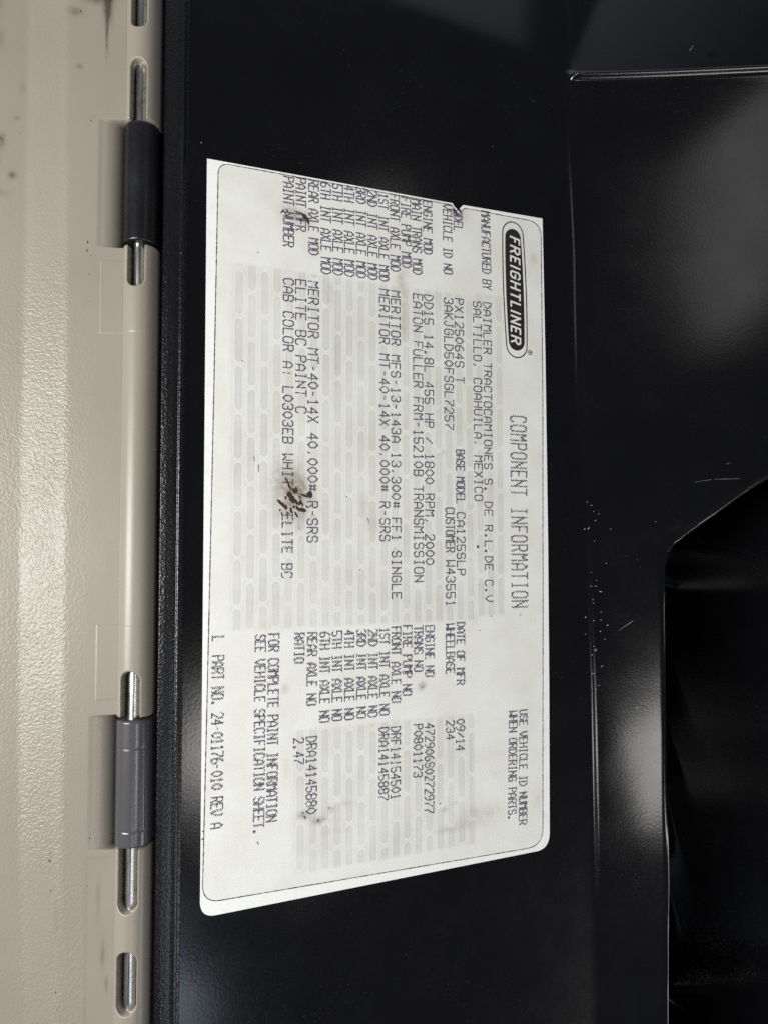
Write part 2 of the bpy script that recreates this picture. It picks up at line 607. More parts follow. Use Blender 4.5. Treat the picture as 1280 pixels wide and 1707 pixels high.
# ------------------------------------------------------------------ hinge pin
seg = 40
yv = np.linspace(-148, 148, 120)
ang = np.linspace(0, 2 * math.pi, seg + 1)
Rr = 1.28
P = np.stack([np.broadcast_to(XH + Rr * np.cos(ang), (len(yv), seg + 1)), np.broadcast_to(yv[:, None], (len(yv), seg + 1)),
              np.broadcast_to(0.25 + Rr * np.sin(ang), (len(yv), seg + 1))], -1)
pin = grid_obj('hinge_pin', P * MM, STEEL)
tag(pin, 'thin steel hinge pin showing through the slots of the beige barrel', 'hinge pin')

# ------------------------------------------------------------------ black panel
black = empty('black_panel', (0, 0, 0))
tag(black, 'glossy black moulded plastic panel with folded right side that carries the white sticker', 'panel')


def sweep(name, prof, y0, y1, mat, parent, dy=0.5, mod=None):
    prof = np.array(prof)
    d = np.concatenate([[0], np.cumsum(np.linalg.norm(np.diff(prof, axis=0), axis=1))])
    s = np.linspace(0, d[-1], max(8, int(d[-1] / 0.12)))
    bx = np.interp(s, d, prof[:, 0]); bz = np.interp(s, d, prof[:, 1])
    yv = steps((y0, y1, dy))
    Xb, Yb = np.meshgrid(bx, yv); Zb = np.meshgrid(bz, yv)[0].copy()
    Xb = Xb.copy()
    if mod:
        Xb, Zb = mod(Xb, Yb, Zb, s)
    return np.stack([Xb, Yb, Zb], -1)


def plane_z(x):
    return -4.21283 - (x - 13.80958) * 0.42047


# grained flange beside the barrel, with the fine ridge that ends it
prof = [(-6.0, -7.4), (4.55, -7.4), (4.62, -6.9), (4.66, -2.2), (4.75, -1.55), (4.95, -1.1), (5.3, -0.85), (6.4, -1.0), (7.6, -1.28),
        (8.25, -1.50), (8.45, -1.68), (8.6, -1.72), (8.75, -1.56), (8.95, -1.44), (9.15, -1.46), (9.32, -1.62), (9.5, -2.0), (9.72, plane_z(9.72) + 0.12), (10.0, plane_z(10.0) + 0.0)]
P = sweep('hinge_flange', prof, -150, 150, BLACK_GRAIN, black, 1.0)
grid_obj('hinge_flange', P * MM, BLACK_GRAIN, black)


def knuckle(y0, y1, lines, mat):
    R = 3.5
    a = np.linspace(math.pi, -0.10, 78)
    pr = [(XH - R, -6.5)] + [(XH - R, z) for z in (-4, -2, -1, -0.4)] + [(XH + R * math.cos(t_), R * math.sin(t_)) for t_ in a] + [(XH + 3.52, -1.2), (XH + 3.6, -2.4), (4.9, -3.0), (5.3, -3.4)]
    prof_ = np.array(pr)
    d = np.concatenate([[0], np.cumsum(np.linalg.norm(np.diff(prof_, axis=0), axis=1))])
    s = np.linspace(0, d[-1], 150)
    bx = np.interp(s, d, prof_[:, 0]); bz = np.interp(s, d, prof_[:, 1])
    yv = steps((y0, y0 + 0.8, 0.06), (y0 + 0.8, y1 - 0.8, 0.12), (y1 - 0.8, y1, 0.06))
    Xb, Yb = np.meshgrid(bx, yv); Zb = np.meshgrid(bz, yv)[0].copy(); Xb = Xb.copy()
    e = np.minimum(Yb - y0, y1 - Yb)
    f = 1 - 0.10 * (1 - np.sqrt(np.clip(1 - (1 - np.clip(e / 0.55, 0, 1)) ** 2, 0, 1)))
    if lines:
        g = np.zeros_like(Zb)
        for ly in lines['y']:
            g = np.maximum(g, np.exp(-((Yb - ly) / 0.10) ** 2) * (Xb > XH - 3.1) * (Xb < XH + 3.0))
        for lx in lines['x']:
            g = np.maximum(g, np.exp(-((Xb - lx) / 0.09) ** 2) * (Zb > 0) * (Yb < max(lines['y'])) * (Yb > min(lines['y'])))
        f = f - 0.035 * g
    up = Zb > -3
    Xb = np.where(up, XH + (Xb - XH) * f, Xb); Zb = np.where(up & (Zb > 0), Zb * f, Zb)
    # slight waviness of the moulding
    Zb = Zb + 0.03 * (fbm(Xb * 0.4, Yb * 0.15, 6) - 0.5)
    Pk = np.stack([Xb, Yb, Zb], -1)
    ends = []
    for row, yy in ((Pk[0], y0), (Pk[-1], y1)):
        inner = row.copy(); inner[:, 0] = XH + (inner[:, 0] - XH) * 0.25; inner[:, 2] = np.minimum(inner[:, 2] * 0.25, inner[:, 2]) ; inner[:, 2] = np.where(row[:, 2] > 0, row[:, 2] * 0.2, row[:, 2])
        ends.append(inner[None])
    Pk = np.concatenate([ends[0], Pk, ends[1]], 0)
    return grid_obj('hinge_knuckle', Pk * MM, mat, black)


knuckle(wy(402) * 1000, wy(199, 224, .0035) * 1000, None, BLACK_KNUCKLE)
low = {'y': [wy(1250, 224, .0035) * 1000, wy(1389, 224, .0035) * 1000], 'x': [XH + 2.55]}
knuckle(wy(1413) * 1000, wy(1203, 224, .0035) * 1000, low, SHEEN_KNUCKLE)['label'] = 'seamed black hinge knuckle with its sheen painted in grey'

# main face with its folds: heights over the panel plane, mm
us = steps((-4.2, 76, 1.6), (76, 92, 0.6), (92, 112, 0.15), (112, 132, 0.30), (132, 215, 0.9))
FP0 = P0 + PR * 0.1035
FN = PN * math.cos(math.radians(15)) - PR * math.sin(math.radians(15))


def facet_uv(px, py):
    p = at(px, py, FP0, FN)
    return (p - P0) @ PR * 1000, p[1] * 1000


rA, rB = panel_uv(947, 130), facet_uv(1280, 136)
slope = (rB[1] - rA[1]) / (rB[0] - rA[0])
vl = rA[1]
vs = steps((-230, -96, 1.5), (-96, -30, 0.8), (-30, 8, 0.35), (8, 90, 1.0), (90, min(vl, rB[1]) - 4, 0.7), (min(vl, rB[1]) - 4, max(vl, rB[1]) + 4, 0.12), (max(vl, rB[1]) + 4, vl + 60, 0.9))
U, Vv = np.meshgrid(us, vs)
fold = [(934, -60), (947, 125), (956, 300), (962, 420), (968, 700), (977, 900), (986, 1150), (991, 1400), (997, 1700), (1000, 1800)]
fp = sorted((panel_uv(*q)[1], panel_uv(*q)[0]) for q in fold)
uf = np.interp(Vv, [p[0] for p in fp], [p[1] for p in fp])
SL = math.tan(math.radians(11.0))
du = U - uf
w = 0.9
low_part = ss(30, -20, Vv)
sp_ = w * np.logaddexp(0, du / w)
H = SL * sp_ * low_part + math.tan(math.radians(16)) * sp_ * (1 - low_part)
duc = np.clip(du, 0, 26)
H += 0.0050 * duc ** 2 * low_part
wf = 0.6 + 0.7 * ss(-20, 40, Vv)
H += (0.35 * ss(-115, -82, Vv)) * wf * (1 + np.tanh((du - 0.2) / wf))
# upper corner: the wall that leans away beyond the slanting edge above the rib
q1 = panel_uv(949, 108); q2 = panel_uv(1003, -20)
dx, dy = q2[0] - q1[0], q2[1] - q1[1]
ln = math.hypot(dx, dy)
side = ((U - q1[0]) * dy - (Vv - q1[1]) * dx) / ln          # + to the right of the edge
vr = rA[1] + slope * (U - rA[0])
up = ss(vr + 0.4, vr + 2.2, Vv)
H2 = math.tan(math.radians(17)) * 0.8 * np.logaddexp(0, side / 0.8)
H = H * (1 - up) + (H2 - 0.5 * ss(0, 3, du)) * up
# the rib across the upper right corner
H += 1.8 * np.exp(-((Vv - vr) / 0.85) ** 2) * ss(-0.6, 1.2, du)
H += 0.055 * 8 * np.logaddexp(0, (Vv - 66) / 8) * ss(0, 90, du) * 1.3
# faint crease at the top
q1 = panel_uv(640, -5); q2 = panel_uv(885, 88)
dx, dy = q2[0] - q1[0], q2[1] - q1[1]
ln = math.hypot(dx, dy)
above = -((U - q1[0]) * dy - (Vv - q1[1]) * dx) / ln
H += -0.10 * 1.2 * np.logaddexp(0, np.clip(above, -60, 60) / 1.2) * (U < 400) * ss(6, -6, U - q2[0])
# deep recess at lower right
poly = [facet_uv(*q) for q in [(1114, 1900), (1113, 1400), (1110, 1150), (1107, 1000), (1107, 945), (1111, 922), (1122, 905), (1145, 888), (1190, 858), (1240, 822), (1280, 797), (1420, 705), (1420, 1900)]]


def sdf(poly, X, Y):
    d = np.full(X.shape, 1e9); ins = np.zeros(X.shape, bool)
    n = len(poly)
    for i in range(n):
        ax_, ay_ = poly[i]; bx_, by_ = poly[(i + 1) % n]
        ex, ey = bx_ - ax_, by_ - ay_
        tt = np.clip(((X - ax_) * ex + (Y - ay_) * ey) / (ex * ex + ey * ey), 0, 1)
        d = np.minimum(d, np.hypot(X - ax_ - tt * ex, Y - ay_ - tt * ey))
        cond = ((ay_ > Y) != (by_ > Y)) & (X < (bx_ - ax_) * (Y - ay_) / (by_ - ay_ + 1e-12) + ax_)
        ins ^= cond
    return np.where(ins, -d, d)


sd = sdf(poly, U, Vv) / (1 + 1.5 * ss(-24, -6, Vv))
H -= (26 + 0.6 * np.maximum(0, du)) * ss(0.2, -4.5, sd) + 1.3 * ss(2.8, -0.3, sd) ** 2 * (0.25 + 0.75 * ss(-100, -70, Vv))
H += 0.05 * (fbm(U * 0.03, Vv * 0.03, 2) - 0.5) * ss(86, 96, U)
# a small moulding nick under the rib
c = panel_uv(1134, 150)
H -= 0.25 * np.exp(-((U - c[0]) / 0.35) ** 2) * ss(-3.5, 0.5, Vv - c[1]) * ss(4.5, 2.5, Vv - c[1])
P = (P0 * 1000)[None, None, :] + U[..., None] * PR + H[..., None] * PN
P[..., 1] = Vv
grid_obj('panel_face', P * MM, BLACK, black)
HU, HV, HH = us, vs, H


def on_black(u, v, h):
    i = min(len(HV) - 1, int(np.searchsorted(HV, v))); j = min(len(HU) - 1, int(np.searchsorted(HU, u)))
    p = P0 * 1000 + PR * u + PN * (HH[i, j] + h)
    return (p[0] * MM, v * MM, p[2] * MM)


sp = []
for (px, py, s) in [(976, 837, .5), (980, 843, .6), (984, 853, .5), (993, 857, .5), (987, 868, .6), (973, 882, .9), (978, 881, .8), (1013, 882, .5), (986, 902, .6),
                    (1006, 939, .5), (981, 954, .5), (990, 967, .5), (981, 977, .6), (989, 977, .6), (997, 986, .8), (984, 999, .8), (985, 1005, .6), (975, 1029, .9),
                    (998, 1020, .6), (986, 1034, .5), (998, 1033, .6), (1009, 1042, .9), (997, 1052, .9), (975, 1057, .5), (1005, 1065, .5), (986, 1077, .6),
                    (989, 1083, 1.0), (983, 1091, .6), (1000, 1110, .7), (985, 1122, .7), (995, 1142, .7), (989, 1148, .6), (1059, 1179, .8), (1036, 1186, .5),
                    (888, 168, .5), (336, 238, .6), (1085, 870, .5), (299, 1248, .5), (276, 469, .4), (652, 283, .5), (501, 272, .3), (820, 244, .4), (1137, 93, .0)]:
    if s == 0:
        continue
    c = panel_uv(px, py) if px < 980 else facet_uv(px, py)
    sp.append((c[0], c[1], s * rng.uniform(.5, 1.0), s * 0.32, rng.uniform(-.5, 1.0)))
for (px0, py0, px1, py1) in [(1026, 1052, 1052, 1034), (1145, 805, 1178, 800), (1178, 800, 1225, 799), (1138, 94, 1146, 82), (1197, 775, 1206, 773), (290, 1245, 297, 1252)]:
    a_ = facet_uv(px0, py0) if px0 > 980 else panel_uv(px0, py0)
    b_ = facet_uv(px1, py1) if px0 > 980 else panel_uv(px1, py1)
    L_ = math.hypot(b_[0] - a_[0], b_[1] - a_[1])
    sp.append(((a_[0] + b_[0]) / 2, (a_[1] + b_[1]) / 2, L_, 0.09, math.atan2(b_[1] - a_[1], b_[0] - a_[0])))
flecks('scratches', sp, SCRATCH, black, on_black, 'stuff')

# ------------------------------------------------------------------ the sticker
lab = empty('information_sticker', (0, 0, 0))
tag(lab, 'white component information sticker with violet dot matrix print and brown stains on black panel', 'sticker')
# local frame: X along the print, Y up the print, Z out of the panel
LM = Matrix(((0, PR[0], PN[0], P0[0]), (-1, PR[1], PN[1], P0[1]), (0, PR[2], PN[2], P0[2]), (0, 0, 0, 1)))
lab.matrix_world = LM


def L(px, py):
    """photo pixel -> sticker millimetres (along print, up the print)"""
    u, v = panel_uv(px, py, 0.0002)
    return np.array([-v, u])


def poly_round(pts, radii, n=8):
    out = []
    m_ = len(pts)
    for i in range(m_):
        p = np.array(pts[i]); a_ = np.array(pts[i - 1]); b_ = np.array(pts[(i + 1) % m_]); r = radii[i]
        if r <= 0:
            out.append(p); continue
        d1 = (a_ - p) / np.linalg.norm(a_ - p); d2 = (b_ - p) / np.linalg.norm(b_ - p)
        for k in range(n + 1):
            t_ = k / n
            q0 = p + d1 * r; q2_ = p + d2 * r
            out.append((1 - t_) ** 2 * q0 + 2 * t_ * (1 - t_) * (p * 0.88 + (q0 + q2_) * 0.06) + t_ ** 2 * q2_)
    return out


def slab(name, pts, z0, z1, mat, parent):
    n = len(pts)
    V = [(p[0] * MM, p[1] * MM, z1 * MM) for p in pts] + [(p[0] * MM, p[1] * MM, z0 * MM) for p in pts]
    area = sum(pts[i][0] * pts[(i + 1) % n][1] - pts[(i + 1) % n][0] * pts[i][1] for i in range(n))
    top = list(range(n)); bot = list(range(n, 2 * n))
    if area < 0:
        top = top[::-1]
    else:
        bot = bot[::-1]
    F = [tuple(top), tuple(bot)] + [(i, (i + 1) % n, n + (i + 1) % n, n + i) for i in range(n)]
    return mesh_obj(name, V, F, mat, parent)


notch = [(754, 338.5), (757, 344), (760, 347), (763, 351), (766.5, 347), (770, 343), (772, 341.5)]
outer = [L(345.9, 264)] + [L(*q) for q in notch] + [L(903.8, 364), L(908.7, 600), L(913, 900), L(915, 1150)] + [L(915.8, 1415), L(334, 1531), L(340.6, 845)]
radii = [0.0] + [0] * len(notch) + [0, 0, 0, 0] + [3.6, 3.0, 0]
slab('backing_sheet', poly_round(outer, radii), 0.0, 0.14, SHEET, lab)

face_q = [L(364.5, 271), L(752, 341.5), L(763, 357), L(774, 347), L(901, 371), L(904, 650), L(904.5, 1000), L(904.3, 1410), L(337.6, 1506), L(345, 1200), L(356, 700)]
face_r = [2.3, 0, 0, 0, 3.6, 0, 0, 4.2, 3.4, 0, 0]
fpts = poly_round(face_q, face_r)
# laminated face as a fine grid clipped to its outline, so that the stains can sit in it
fx = [p[0] for p in fpts]; fy = [p[1] for p in fpts]
REG = []
for (q0, q1_) in [((385, 430), (796, 1040)), ((488, 1203), (785, 1440)), ((796, 470), (832, 1024))]:
    a_ = L(*q0); b_ = L(*q1_)
    REG.append((a_[0] * MM, b_[0] * MM, a_[1] * MM, b_[1] * MM))
REG[0] = (L(385, 437)[0] * MM, L(640, 1040)[0] * MM, L(385, 500)[1] * MM, L(793, 700)[1] * MM)
REG[1] = (L(640, 1204)[0] * MM, L(640, 1432)[0] * MM, L(488, 1300)[1] * MM, L(790, 1300)[1] * MM)
REG[2] = (L(815, 492)[0] * MM, L(815, 1026)[0] * MM, L(793, 700)[1] * MM, L(838, 700)[1] * MM)
FACE = mat_face(REG)


def build_face():
    import bmesh
    bm = bmesh.new()
    vs_ = [bm.verts.new((p[0] * MM, p[1] * MM, 0.17 * MM)) for p in fpts]
    bm.faces.new(vs_)
    bmesh.ops.recalc_face_normals(bm, faces=bm.faces)
    if bm.faces[:][0].normal.z < 0:
        bmesh.ops.reverse_faces(bm, faces=bm.faces)
    x0, x1, y0, y1 = min(fx), max(fx), min(fy), max(fy)
    for xx in np.arange(x0 + 0.6, x1, 0.6):
        bmesh.ops.bisect_plane(bm, geom=bm.verts[:] + bm.edges[:] + bm.faces[:], plane_co=(xx * MM, 0, 0), plane_no=(1, 0, 0))
    for yy in np.arange(y0 + 0.6, y1, 0.6):
        bmesh.ops.bisect_plane(bm, geom=bm.verts[:] + bm.edges[:] + bm.faces[:], plane_co=(0, yy * MM, 0), plane_no=(0, 1, 0))
    me = bpy.data.meshes.new('printed_face')
    bm.to_mesh(me); bm.free()
    co = np.empty(len(me.vertices) * 3, dtype=np.float32)
    me.vertices.foreach_get('co', co)
    co = co.reshape(-1, 3) * 1000
    st = np.zeros(len(co))
    for (px, py, rx, ry, a) in [(478, 800, 3.4, 4.0, .50), (493, 836, 4.2, 4.4, .75), (498, 810, 2.0, 2.5, .4), (500, 362, 3.0, 2.2, .7), (478, 352, 2.0, 1.6, .3), (518, 412, 2.0, 3.0, .14), (508, 1358, 1.5, .9, .75), (531, 1368, 1.5, .7, .8),
                                (553, 1349, 1.0, .7, .4), (578, 1338, 1.2, .6, .3), (703, 1143, 1.0, .9, .85), (475, 1148, .8, 1.2, .4), (560, 600, 1.2, 9, .16), (673, 480, 1.2, 9, .22),
                                (671, 540, .9, 4, .28), (667, 470, .9, 2, .3), (805, 1353, 6, 2.2, .22), (770, 1375, 5, 1.2, .2), (745, 1384, 3, .7, .3), (895, 1335, 1.4, 2.2, .25),
                                (889, 430, 1.3, 1.4, .28), (550, 490, 1.5, 3, .25), (620, 880, 1.5, 4, .2), (606, 845, .8, 2.5, .25), (498, 875, 1.0, 2.5, .22), (478, 1275, .6, 4, .12),
                                (740, 1350, .9, .5, .5), (756, 1339, 1.2, .3, .35), (765, 356, 2.2, 2.0, .55), (640, 320, 18, .8, .18), (400, 300, 12, 3, .04), (560, 1386, 4, .6, .14), (690, 790, .9, .9, .2), (739, 755, .5, .5, .5), (733, 680, .4, .4, .4),
                                (880, 1200, 2, 12, .06), (830, 1290, 2.5, 1.6, .1), (640, 1000, 40, 1.0, .03), (422, 460, 3, 1.5, .06)]:
        c_ = L(px, py)
        r_ = ((co[:, 1] - c_[1]) / rx) ** 2 + ((co[:, 0] - c_[0]) / ry) ** 2
        st += a * np.exp(-r_) * (0.3 + 1.3 * fbm(co[:, 0] * 0.7 + px, co[:, 1] * 0.7 + py, 3))
    # yellowing that creeps in from the cut edge
    at_ = me.attributes.new('stain', 'FLOAT', 'POINT')
    at_.data.foreach_set('value', np.clip(st, 0, 1).astype(np.float32))
    me.materials.append(FACE)
    o = bpy.data.objects.new('printed_face', me)
    COL.objects.link(o)
    o.parent = lab
    return o


build_face()


def ribbon(name, pts, width, z, mat, parent, closed=True, wobble=0.0):
    pts = [np.array(p) for p in pts]
    n = len(pts)
    V, F = [], []
    for i in range(n):
        a_ = pts[i - 1] if (i > 0 or closed) else pts[i]
        b_ = pts[(i + 1) % n] if (i < n - 1 or closed) else pts[i]
        d_ = b_ - a_
        d_ = d_ / (np.linalg.norm(d_) + 1e-12)
        nn = np.array([-d_[1], d_[0]])
        wv = width * 0.5 * (1 + wobble * rng.uniform(-1, 1))
        for s in (1, -1):
            q = pts[i] + nn * wv * s
            V.append((q[0] * MM, q[1] * MM, z * MM))
    m_ = n if closed else n - 1
    for i in range(m_):
        j = (i + 1) % n
        F.append((2 * i, 2 * i + 1, 2 * j + 1, 2 * j))
    return mesh_obj(name, V, F, mat, parent)


def resample(pts, step, closed=True):
    pts = [np.array(p) for p in pts]
    if closed:
        pts = pts + [pts[0]]
    d = np.concatenate([[0], np.cumsum([np.linalg.norm(pts[i + 1] - pts[i]) for i in range(len(pts) - 1)])])
    n = int(d[-1] / step)
    s = np.linspace(0, d[-1], n, endpoint=not closed)
    arr = np.array(pts)
    return [np.array([np.interp(t_, d, arr[:, 0]), np.interp(t_, d, arr[:, 1])]) for t_ in s]


ribbon('cut_line', resample(fpts, 0.5), 0.20, 0.19, CUT, lab, True, 0.4)

# ---- dot matrix lettering
FONT = {
    'A': '00-04-26-44-40 02-42', 'B': '00-06-36-45-44-33-03 33-42-41-30-00', 'C': '45-36-16-05-01-10-30-41', 'D': '00-06-26-44-42-20-00',
    'E': '40-00-06-46 03-33', 'F': '00-06-46 03-33', 'G': '45-36-16-05-01-10-30-41-43-23', 'H': '00-06 40-46 03-43', 'I': '10-30 20-26 16-36',
    'J': '01-10-20-31-36 26-46', 'K': '00-06 46-02 13-40', 'L': '06-00-40', 'M': '00-06-24-46-40', 'N': '00-06 05-41 40-46', 'O': '10-01-05-16-36-45-41-30-10',
    'P': '00-06-36-45-44-33-03', 'Q': '10-01-05-16-36-45-41-30-10 22-40', 'R': '00-06-36-45-44-33-03 23-40', 'S': '01-10-30-41-42-33-13-04-05-16-36-45',
    'T': '20-26 06-46', 'U': '06-01-10-30-41-46', 'V': '06-03-20-43-46', 'W': '06-00-22-40-46', 'X': '00-46 06-40', 'Y': '06-23-46 23-20', 'Z': '06-46-00-40',
    '0': '20-02-04-26-44-42-20', '1': '10-30 20-26-15', '2': '05-16-36-45-44-00-40', '3': '05-16-36-45-44-33-42-41-30-10-01 33-23', '4': '30-36-02-42',
    '5': '46-06-03-33-42-41-30-10-01', '6': '36-26-04-01-10-30-41-42-33-03', '7': '06-46-45-12-10', '8': '13-04-05-16-36-45-44-33-13-02-01-10-30-41-42-33',
    '9': '10-20-42-45-36-16-05-04-13-43', '.': '10-20-21-11-10', ',': '21-10', '-': '13-33', '/': '01-45', '#': '11-15 31-35 02-42 04-44', ':': '23-24 20-21', ' ': '', '*': '06-46 16-05 36-24 26-35',
}


def strokes(ch):
    out = []
    for s in FONT[ch].split():
        out.append([(int(p[0]), int(p[1])) for p in s.split('-')])
    return out


def print_line(text, x0, y0, x1, y1, xt, slip=0.15, kind='data', drop=0.0, name='printed_line'):
    a_ = L(x0, y0); b_ = L(x1, y1)
    hgt = (L(xt, y0) - a_)[1]
    d_ = b_ - a_
    ln_ = np.linalg.norm(d_); d_ = d_ / ln_
    nn = np.array([-d_[1], d_[0]])
    n = len(text)
    k = {'data': 0.70, 'title': 0.73, 'tall': 0.64}[kind]
    pitch = ln_ / (n - 1 + k)
    gx = pitch * k / 4.0; gy = hgt / 6.0
    r0 = {'data': 0.164, 'title': 0.136, 'tall': 0.185}[kind]
    dots = {}
    for i, ch in enumerate(text):
        for st in strokes(ch):
            for j in range(max(1, len(st) - 1)):
                p = np.array(st[j], float); q = np.array(st[min(j + 1, len(st) - 1)], float)
                le = math.hypot((q[0] - p[0]) * gx, (q[1] - p[1]) * gy)
                m_ = max(1, int(math.ceil(le / 0.165)))
                for s in range(m_ + 1):
                    t_ = p + (q - p) * s / m_
                    row = round(t_[1] * 2)
                    shift = slip * (1 if row % 2 else -1) * (0.7 + 0.3 * math.sin(i * 1.7))
                    X_ = i * pitch + t_[0] * gx + shift * pitch * 0.18
                    Y_ = row * 0.5 * gy
                    passes = (0.0,) if kind == 'data' else ((0.0, 0.26 * gx * 1.4) if kind == 'title' else (0.0, 0.2 * gx))
                    for ps in passes:
                        dots[(round((X_ + ps) / 0.085), row, ch == ' ')] = (X_ + ps, Y_)
    V, F = [], []
    lift = 0.20
    for (X_, Y_) in dots.values():
        if rng.random() < drop:
            continue
        c_ = a_ + d_ * (X_ + rng.gauss(0, 0.016)) + nn * (Y_ + rng.gauss(0, 0.018))
        r_ = r0 * rng.uniform(0.78, 1.08)
        z = lift + rng.uniform(0, 0.02)
        b0 = len(V)
        ph = rng.uniform(0, 1)
        for e in range(6):
            an = math.pi / 3 * e + ph
            V.append(((c_[0] + r_ * math.cos(an)) * MM, (c_[1] + r_ * math.sin(an)) * MM, z * MM))
        F.append(tuple(range(b0, b0 + 6)))
    return mesh_obj(name, V, F, INK, lab)


T = 'title'
D = 'data'
LINES = [
    # text, baseline start x,y, baseline end x,y, cap x at start, slip, kind, dropout
    ('PAINT NUMBER', 473.0, 293.4, 472.8, 409, 490, .25, T, .05),
    ('PAINT MFR', 493.6, 295.7, 493.6, 383, 510, .20, T, .05),
    ('REAR AXLE MOD', 515, 299, 515, 423, 531, .15, T, .05),
    ('6TH INT AXLE MOD', 535, 303.4, 535.6, 455, 551, .15, T, .05),
    ('5TH INT AXLE MOD', 554.5, 306, 555, 456.7, 571, .15, T, .05),
    ('4TH INT AXLE MOD', 574, 308.6, 574.6, 459, 590, .15, T, .05),
    ('3RD INT AXLE MOD', 593.7, 311.4, 594.3, 461.4, 609.4, .15, T, .05),
    ('2ND INT AXLE MOD', 612.9, 316.8, 613.6, 464.4, 628, .15, T, .05),
    ('1ST INT AXLE MOD', 631, 321.8, 632.6, 467, 646, .15, T, .05),
    ('FRONT AXLE MOD', 649.5, 323, 651, 450.6, 665, .15, T, .05),
    ('FIRE PUMP MOD', 668.2, 327.9, 669.6, 444.6, 683.4, .15, T, .05),
    ('MAIN TRANS MOD', 685.9, 331.5, 687.8, 455.7, 701, .15, T, .05),
    ('ENGINE MOD', 705, 334, 706, 422, 719, .15, T, .05),
    ('VEHICLE ID NO', 738, 340, 739.4, 455, 752, .15, T, .05),
    ('ODEL', 755.6, 350, 756.2, 383.6, 769.4, .2, T, .06),
    ('MANUFACTURED BY', 801.6, 351, 804, 481, 815.5, .15, T, .05),
    ('CAB COLOR A: L0303EB WHIT', 473, 463.7, 471.4, 809, 489.6, .12, D, .05),
    ('ELITE BC', 471, 858, 470, 963.6, 488, .5, D, .14),
    ('ELITE BC PAINT C', 493.3, 465.6, 493.5, 688, 510.2, .12, D, .05),
    ('MERITOR MT-40-14X 40,000# R-SRS', 514.7, 468.4, 512.5, 903.8, 531.3, .12, D, .04),
    ('MERITOR MT-40-14X 40,000# R-SRS', 632.6, 481.6, 633.6, 901.8, 647.9, .10, D, .02),
    ('MERITOR MFS-13-143A 13,300# FF1 SINGLE', 651.5, 484.5, 653.4, 998, 666, .10, D, .02),
    ('EATON FULLER FRM-15210B TRANSMISSION', 688.3, 489.6, 690.4, 969.6, 703.3, .10, D, .02),
    ('DD15 14.8L 455 HP / 1800 RPM, 2000', 706.7, 491.3, 709, 941, 721, .10, D, .02),
    ('3AKJGLD50FSGL7257', 739.9, 496, 741.2, 715, 754, .10, D, .02),
    ('CUSTOMER', 742.3, 846.5, 743, 919.9, 756.6, .12, T, .02),
    ('W43551', 743.3, 934.5, 743.7, 1010.7, 757.6, .10, D, .02),
    ('PX125064S T', 757.6, 497.4, 758.6, 637.5, 771.4, .10, D, .02),
    ('BASE MODEL', 760, 749.7, 760.6, 838.6, 773.3, .12, T, .02),
    ('CA125SLP', 761, 854.6, 761.4, 958.7, 774.3, .10, D, .02),
    ('SALTILLO, COAHUILA, MEXICO', 788.3, 502, 790.9, 834.4, 801, .10, D, .02),
    ('DAIMLER TRACTOCAMIONES S. DE R.L.DE C.V', 805.3, 504, 808.6, 1002.8, 817.6, .10, D, .02),
    ('COMPONENT INFORMATION', 850.6, 693, 853.2, 1012, 876, .26, 'tall', .04),
    ('DATE OF MFR', 761.2, 1038, 760.7, 1141, 774.2, .45, T, .10),
    ('WHEELBASE', 743, 1040.5, 743.2, 1123.4, 757, .40, T, .10),
    ('ENGINE NO', 709, 1043, 708.8, 1127.5, 723.2, .5, T, .12),
    ('TRANS NO', 690.2, 1044, 690.2, 1119, 704.5, .5, T, .12),
    ('FIRE PUMP NO', 671.3, 1043, 671.2, 1159, 686, .5, T, .12),
    ('FRONT AXLE NO', 652.7, 1045.4, 652.5, 1171, 667.6, .5, T, .12),
    ('1ST INT AXLE NO', 633.3, 1047, 633, 1192, 648.4, .5, T, .12),
    ('2ND INT AXLE NO', 614.2, 1049.5, 613.8, 1195, 629.4, .55, T, .14),
    ('3RD INT AXLE NO', 595, 1050, 594.7, 1197, 610, .55, T, .14),
    ('4TH INT AXLE NO', 574.4, 1051, 574.6, 1199.8, 590, .5, T, .12),
    ('5TH INT AXLE NO', 553.9, 1052.6, 554, 1201.5, 569.7, .5, T, .12),
    ('6TH INT AXLE NO', 533.8, 1054.3, 533, 1204, 549.8, .5, T, .12),
    ('REAR AXLE NO', 513, 1055, 511.7, 1175.4, 528.7, .6, T, .14),
    ('RATIO', 491.9, 1056, 491, 1104.7, 507.6, .65, T, .16),
    ('FOR COMPLETE PAINT INFORMATION', 448.3, 1057, 444.3, 1370, 465.4, .5, T, .15),
    ('SEE VEHICLE SPECIFICATION SHEET.', 426, 1059, 422.8, 1391, 443, .5, T, .16),
    ('L  PART NO. 24-01176-010 REV A', 354.4, 1061.5, 351.6, 1381.5, 373.7, .55, T, .18),
    ('09/14', 760.4, 1199.8, 760, 1251.4, 774.2, .2, D, .05),
    ('234', 743.7, 1202, 743.4, 1232.8, 757, .2, D, .05),
    ('472906S0272977', 708.4, 1207, 707.6, 1356.5, 723.2, .2, D, .05),
    ('P0801173', 689.7, 1208.4, 689, 1296, 704, .2, D, .05),
    ('DRF14154501', 651.6, 1212.7, 651.4, 1333, 667, .3, D, .07),
    ('DRA14145887', 632.2, 1214, 631.6, 1335, 647.3, .3, D, .07),
    ('DRA14145880', 511, 1229.4, 510.6, 1357, 528, .35, D, .08),
    ('2.47', 490, 1231.4, 489.8, 1274.5, 506.6, .35, D, .08),
    ('USE VEHICLE ID NUMBER', 865.6, 1184, 864.6, 1374.8, 878.4, .4, T, .10),
    ('WHEN ORDERING PARTS.', 848.4, 1186, 846.3, 1367, 861.4, .4, T, .10),
]
for ln in LINES:
    print_line(*ln)

